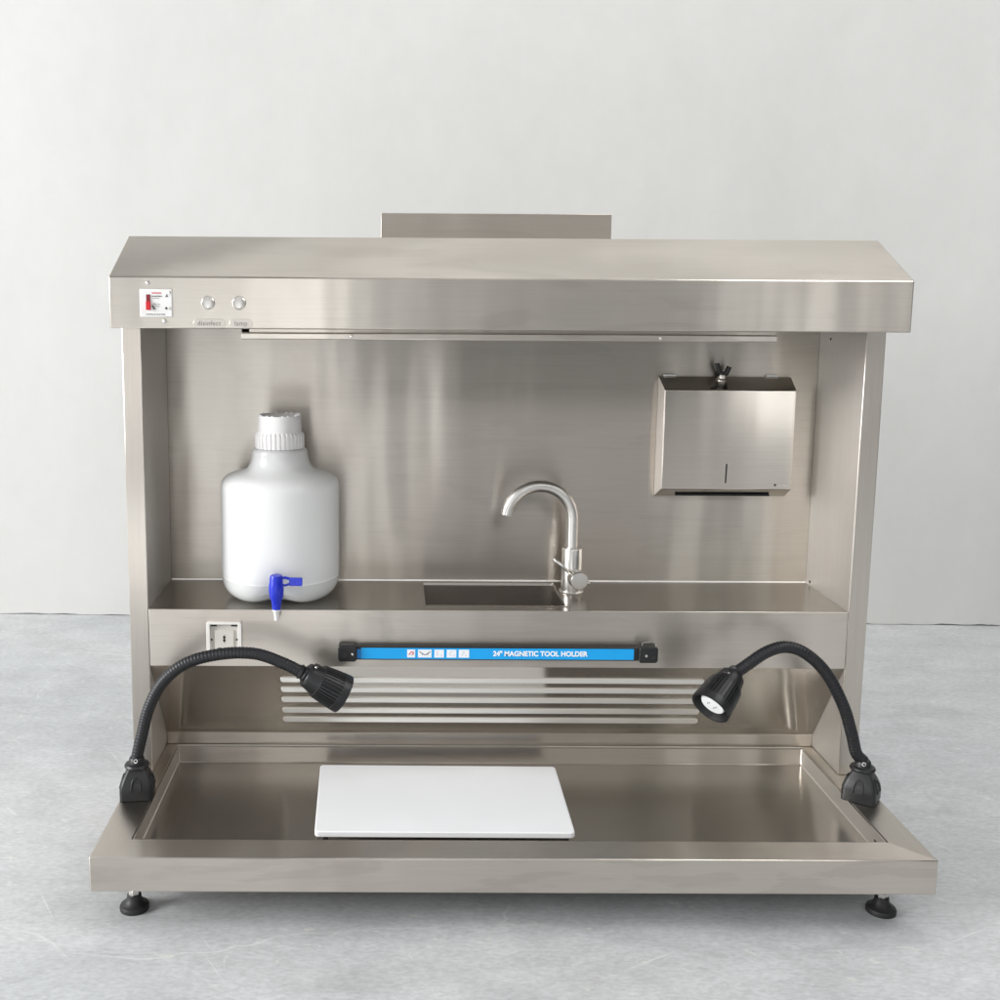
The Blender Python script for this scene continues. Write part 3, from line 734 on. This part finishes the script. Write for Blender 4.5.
    for f in ((0,1,2,3), (4,7,6,5), (0,4,5,1), (1,5,6,2), (2,6,7,3), (3,7,4,0)): bm.faces.new([vv[i] for i in f])
    sw_ = obj('switch_button', bm, M['rubber'], hdz, bevel=.0012)
    bm = bmesh.new(); fs = h0+hd*.016+(upv*.9-Vector((0, 1, 0))*.35).normalized()*.0258
    fd = (upv*.9-Vector((0, 1, 0))*.35).normalized(); lathe(bm, [(.0032, 0), (.0028, .0018), (0, .0024)], fs, fd, 14); obj('head_screw', bm, M['screw'], hdz, smooth='auto')
    return t_
def catmull2(arch):
    pts = [(u, 0, z) for u, z in arch[:-1]] if False else [(u, 0, z) for u, z in arch]
    return [(p.x, p.z) for p in catmull(pts, 4)]
make_lamp('black gooseneck lamp on the left rim, its ribbed head turned down to the right', -.7195, .2450,
          [(-.7080, .245, .140), (-.6930, .246, .1954), (-.6650, .247, .2475), (-.6180, .248, .2860), (-.5519, .248, .3045), (-.4838, .247, .3060), (-.4280, .246, .2870)],
          (.0720, .012, -.0440), (-.3900, .245, .2680), .12)
make_lamp('black gooseneck lamp on the right rim, its white lens facing forward and left', .7150, .2450,
          [(.7000, .245, .110), (.6885, .245, .150), (.6680, .245, .2080), (.6306, .244, .2731), (.5872, .242, .3134), (.5474, .240, .3270), (.5091, .236, .3180), (.4700, .231, .2930)],
          (-.057, -.047, -.049), (.4460, .227, .2770), -.62)

# ------------------------------------------------------------------ light
W = bpy.data.worlds.new('World'); S.world = W; W.use_nodes = True
nt = W.node_tree; nt.nodes.clear()
out = nt.nodes.new('ShaderNodeOutputWorld'); bg = nt.nodes.new('ShaderNodeBackground')
tc = nd(nt, 'ShaderNodeTexCoord'); sep = nd(nt, 'ShaderNodeSeparateXYZ'); nt.links.new(tc.outputs['Generated'], sep.inputs[0])
grad = ramp(nt, mathn(nt, 'ADD', mathn(nt, 'MULTIPLY', sep.outputs['Z'], .5), .5), [(.0, .25), (.47, .32), (.52, .30), (.85, .40), (.97, .5)])
# invented tall bright and dark bands in the world, for streaks in the steel
cmb = nd(nt, 'ShaderNodeCombineXYZ'); nt.links.new(sep.outputs['X'], cmb.inputs[0]); nt.links.new(mathn(nt, 'MULTIPLY', sep.outputs['Y'], .6), cmb.inputs[1])
bn = noisen(nt, cmb.outputs[0], 5.5, 2, .5)
band = ramp(nt, bn, [(.40, .25), (.46, .6), (.53, 1.3), (.60, 2.2)])
mx = nd(nt, 'ShaderNodeMixRGB', blend_type='MULTIPLY'); mx.inputs[0].default_value = 1
nt.links.new(grad, mx.inputs[1]); nt.links.new(band, mx.inputs[2])
stk = ramp(nt, mathn(nt, 'ADD', sep.outputs['X'], .5), [(.0, 1.1), (.24, .7), (.32, 1.2), (.43, 1.3), (.45, .2), (.50, .25), (.53, 2.0), (.62, 1.8), (.70, 1.4), (.725, .2), (.79, .2), (.81, 2.2), (.90, 1.3), (1.0, .6)])
mxs = nd(nt, 'ShaderNodeMixRGB', blend_type='MULTIPLY'); mxs.inputs[0].default_value = 1
nt.links.new(mx.outputs[0], mxs.inputs[1]); nt.links.new(stk, mxs.inputs[2]); mx = mxs
lr = ramp(nt, mathn(nt, 'ADD', mathn(nt, 'MULTIPLY', sep.outputs['X'], .5), .5), [(.0, 1.7), (.42, 1.25), (.56, .8), (.66, .25), (1.0, .15)])
mxl = nd(nt, 'ShaderNodeMixRGB', blend_type='MULTIPLY'); mxl.inputs[0].default_value = 1
nt.links.new(mx.outputs[0], mxl.inputs[1]); nt.links.new(lr, mxl.inputs[2])
nt.links.new(mxl.outputs[0], bg.inputs[0]); bg.inputs[1].default_value = .5
nt.links.new(bg.outputs[0], out.inputs[0])
def area(name, loc, target, sx, sy, power, col=(1, 1, 1)):
    l = bpy.data.lights.new(name, 'AREA'); l.shape = 'RECTANGLE'; l.size = sx; l.size_y = sy; l.energy = power; l.color = col
    o = bpy.data.objects.new(name, l); COL.objects.link(o); o.location = loc
    o.rotation_euler = (Vector(target)-Vector(loc)).to_track_quat('-Z', 'Y').to_euler(); return o
area('window_light', (-7.0, -2.6, 2.5), (0, .6, .5), 2.6, 2.2, 430, (1, 1, 1))
area('side_fill_light', (-5.2, -.6, 1.7), (0, .3, .2), 1.6, 2.2, 60, (1, 1, 1))  # unseen lamp added on the left to brighten the right tray wall
area('rear_fill_light', (.6, .9, 5.0), (.6, .8, 0), 4.0, 1.2, 34, (1, .995, .985))  # added overhead behind the hood front to lift its slope and the wall top
area('far_floor_fill', (1.2, -8.5, 5.0), (1.2, -8.0, 0), 6.0, 3.0, 90, (1, .995, .985))  # added lamp far in front; brightens the floor that the back panel mirrors
area('overhead_fill_light', (3.3, -1.2, 4.6), (1.0, .6, .6), 2.6, 2.4, 95, (1, .995, .985))  # added lamp overhead, kept to the right for that end of the wall
area('front_fill_light', (1.6, -7.5, 4.6), (.4, .6, .3), 6.0, 2.6, 18, (1, .997, .99))  # invented frontal fill for the bottle, board and steel
area('right_fill_light', (6.0, -5.5, 4.0), (.8, .8, .3), 3.0, 2.4, 30, (1, .997, .99))  # extra fill added from the right to even out the wall
area('streak_light', (-2.3, -5.6, 1.35), (-1.5, .6, 1.0), .5, 2.5, 4, (1, 1, 1))  # unseen light panel added for a bright streak in the steel
area('low_fill_light', (-1.35, -5.2, .45), (-.6, .6, .45), 1.2, .95, 7, (1, 1, 1))  # low unseen lamp, added so steel facing left looks bright
area('streak_light', (-.85, -5.6, 1.35), (-.8, .6, 1.0), .3, 2.5, 6, (1, 1, 1))  # second added panel, another streak in the back panel and hood
area('right_streak_light', (2.75, -5.6, 1.2), (1.8, .6, 1.0), .7, 2.4, 8, (1, 1, 1))  # added at right for one more bright band in the back panel
# added spot lamp: brightens floor the steel mirrors, front left, outside the frame
sl = bpy.data.lights.new('floor_spot', 'SPOT'); sl.energy = 5200; sl.spot_size = math.radians(17); sl.spot_blend = .35; sl.shadow_soft_size = .3
slo = bpy.data.objects.new('floor_spot', sl); COL.objects.link(slo); slo.location = (-2.8, -4.4, 5.0)
slo.rotation_euler = (Vector((-.85, -2.45, FZ))-slo.location).to_track_quat('-Z', 'Y').to_euler()

# ------------------------------------------------------------------ camera (solved from the photograph)
cam = bpy.data.cameras.new('camera'); co = bpy.data.objects.new('camera', cam); COL.objects.link(co)
r = Vector((0.99998024, -0.0025183, 0.00576022)); u = Vector((-0.00534903, 0.14057639, 0.99005538)); f = Vector((0.0033030, 0.99006663, -0.14056015))
m = Matrix.Identity(4)
for i in range(3): m[i][0] = r[i]; m[i][1] = u[i]; m[i][2] = -f[i]
m.translation = (-0.2186321, -1.8195817, 0.9963220)
co.matrix_world = m
cam.sensor_width = 36; cam.lens = 39.6; cam.shift_x = .10399; cam.shift_y = -.04732
cam.clip_start = .02; cam.clip_end = 200
S.camera = co
S.render.engine = 'CYCLES'
S.view_settings.view_transform = 'Standard'; S.view_settings.look = 'None'
S.view_settings.exposure = .31; S.view_settings.gamma = 1
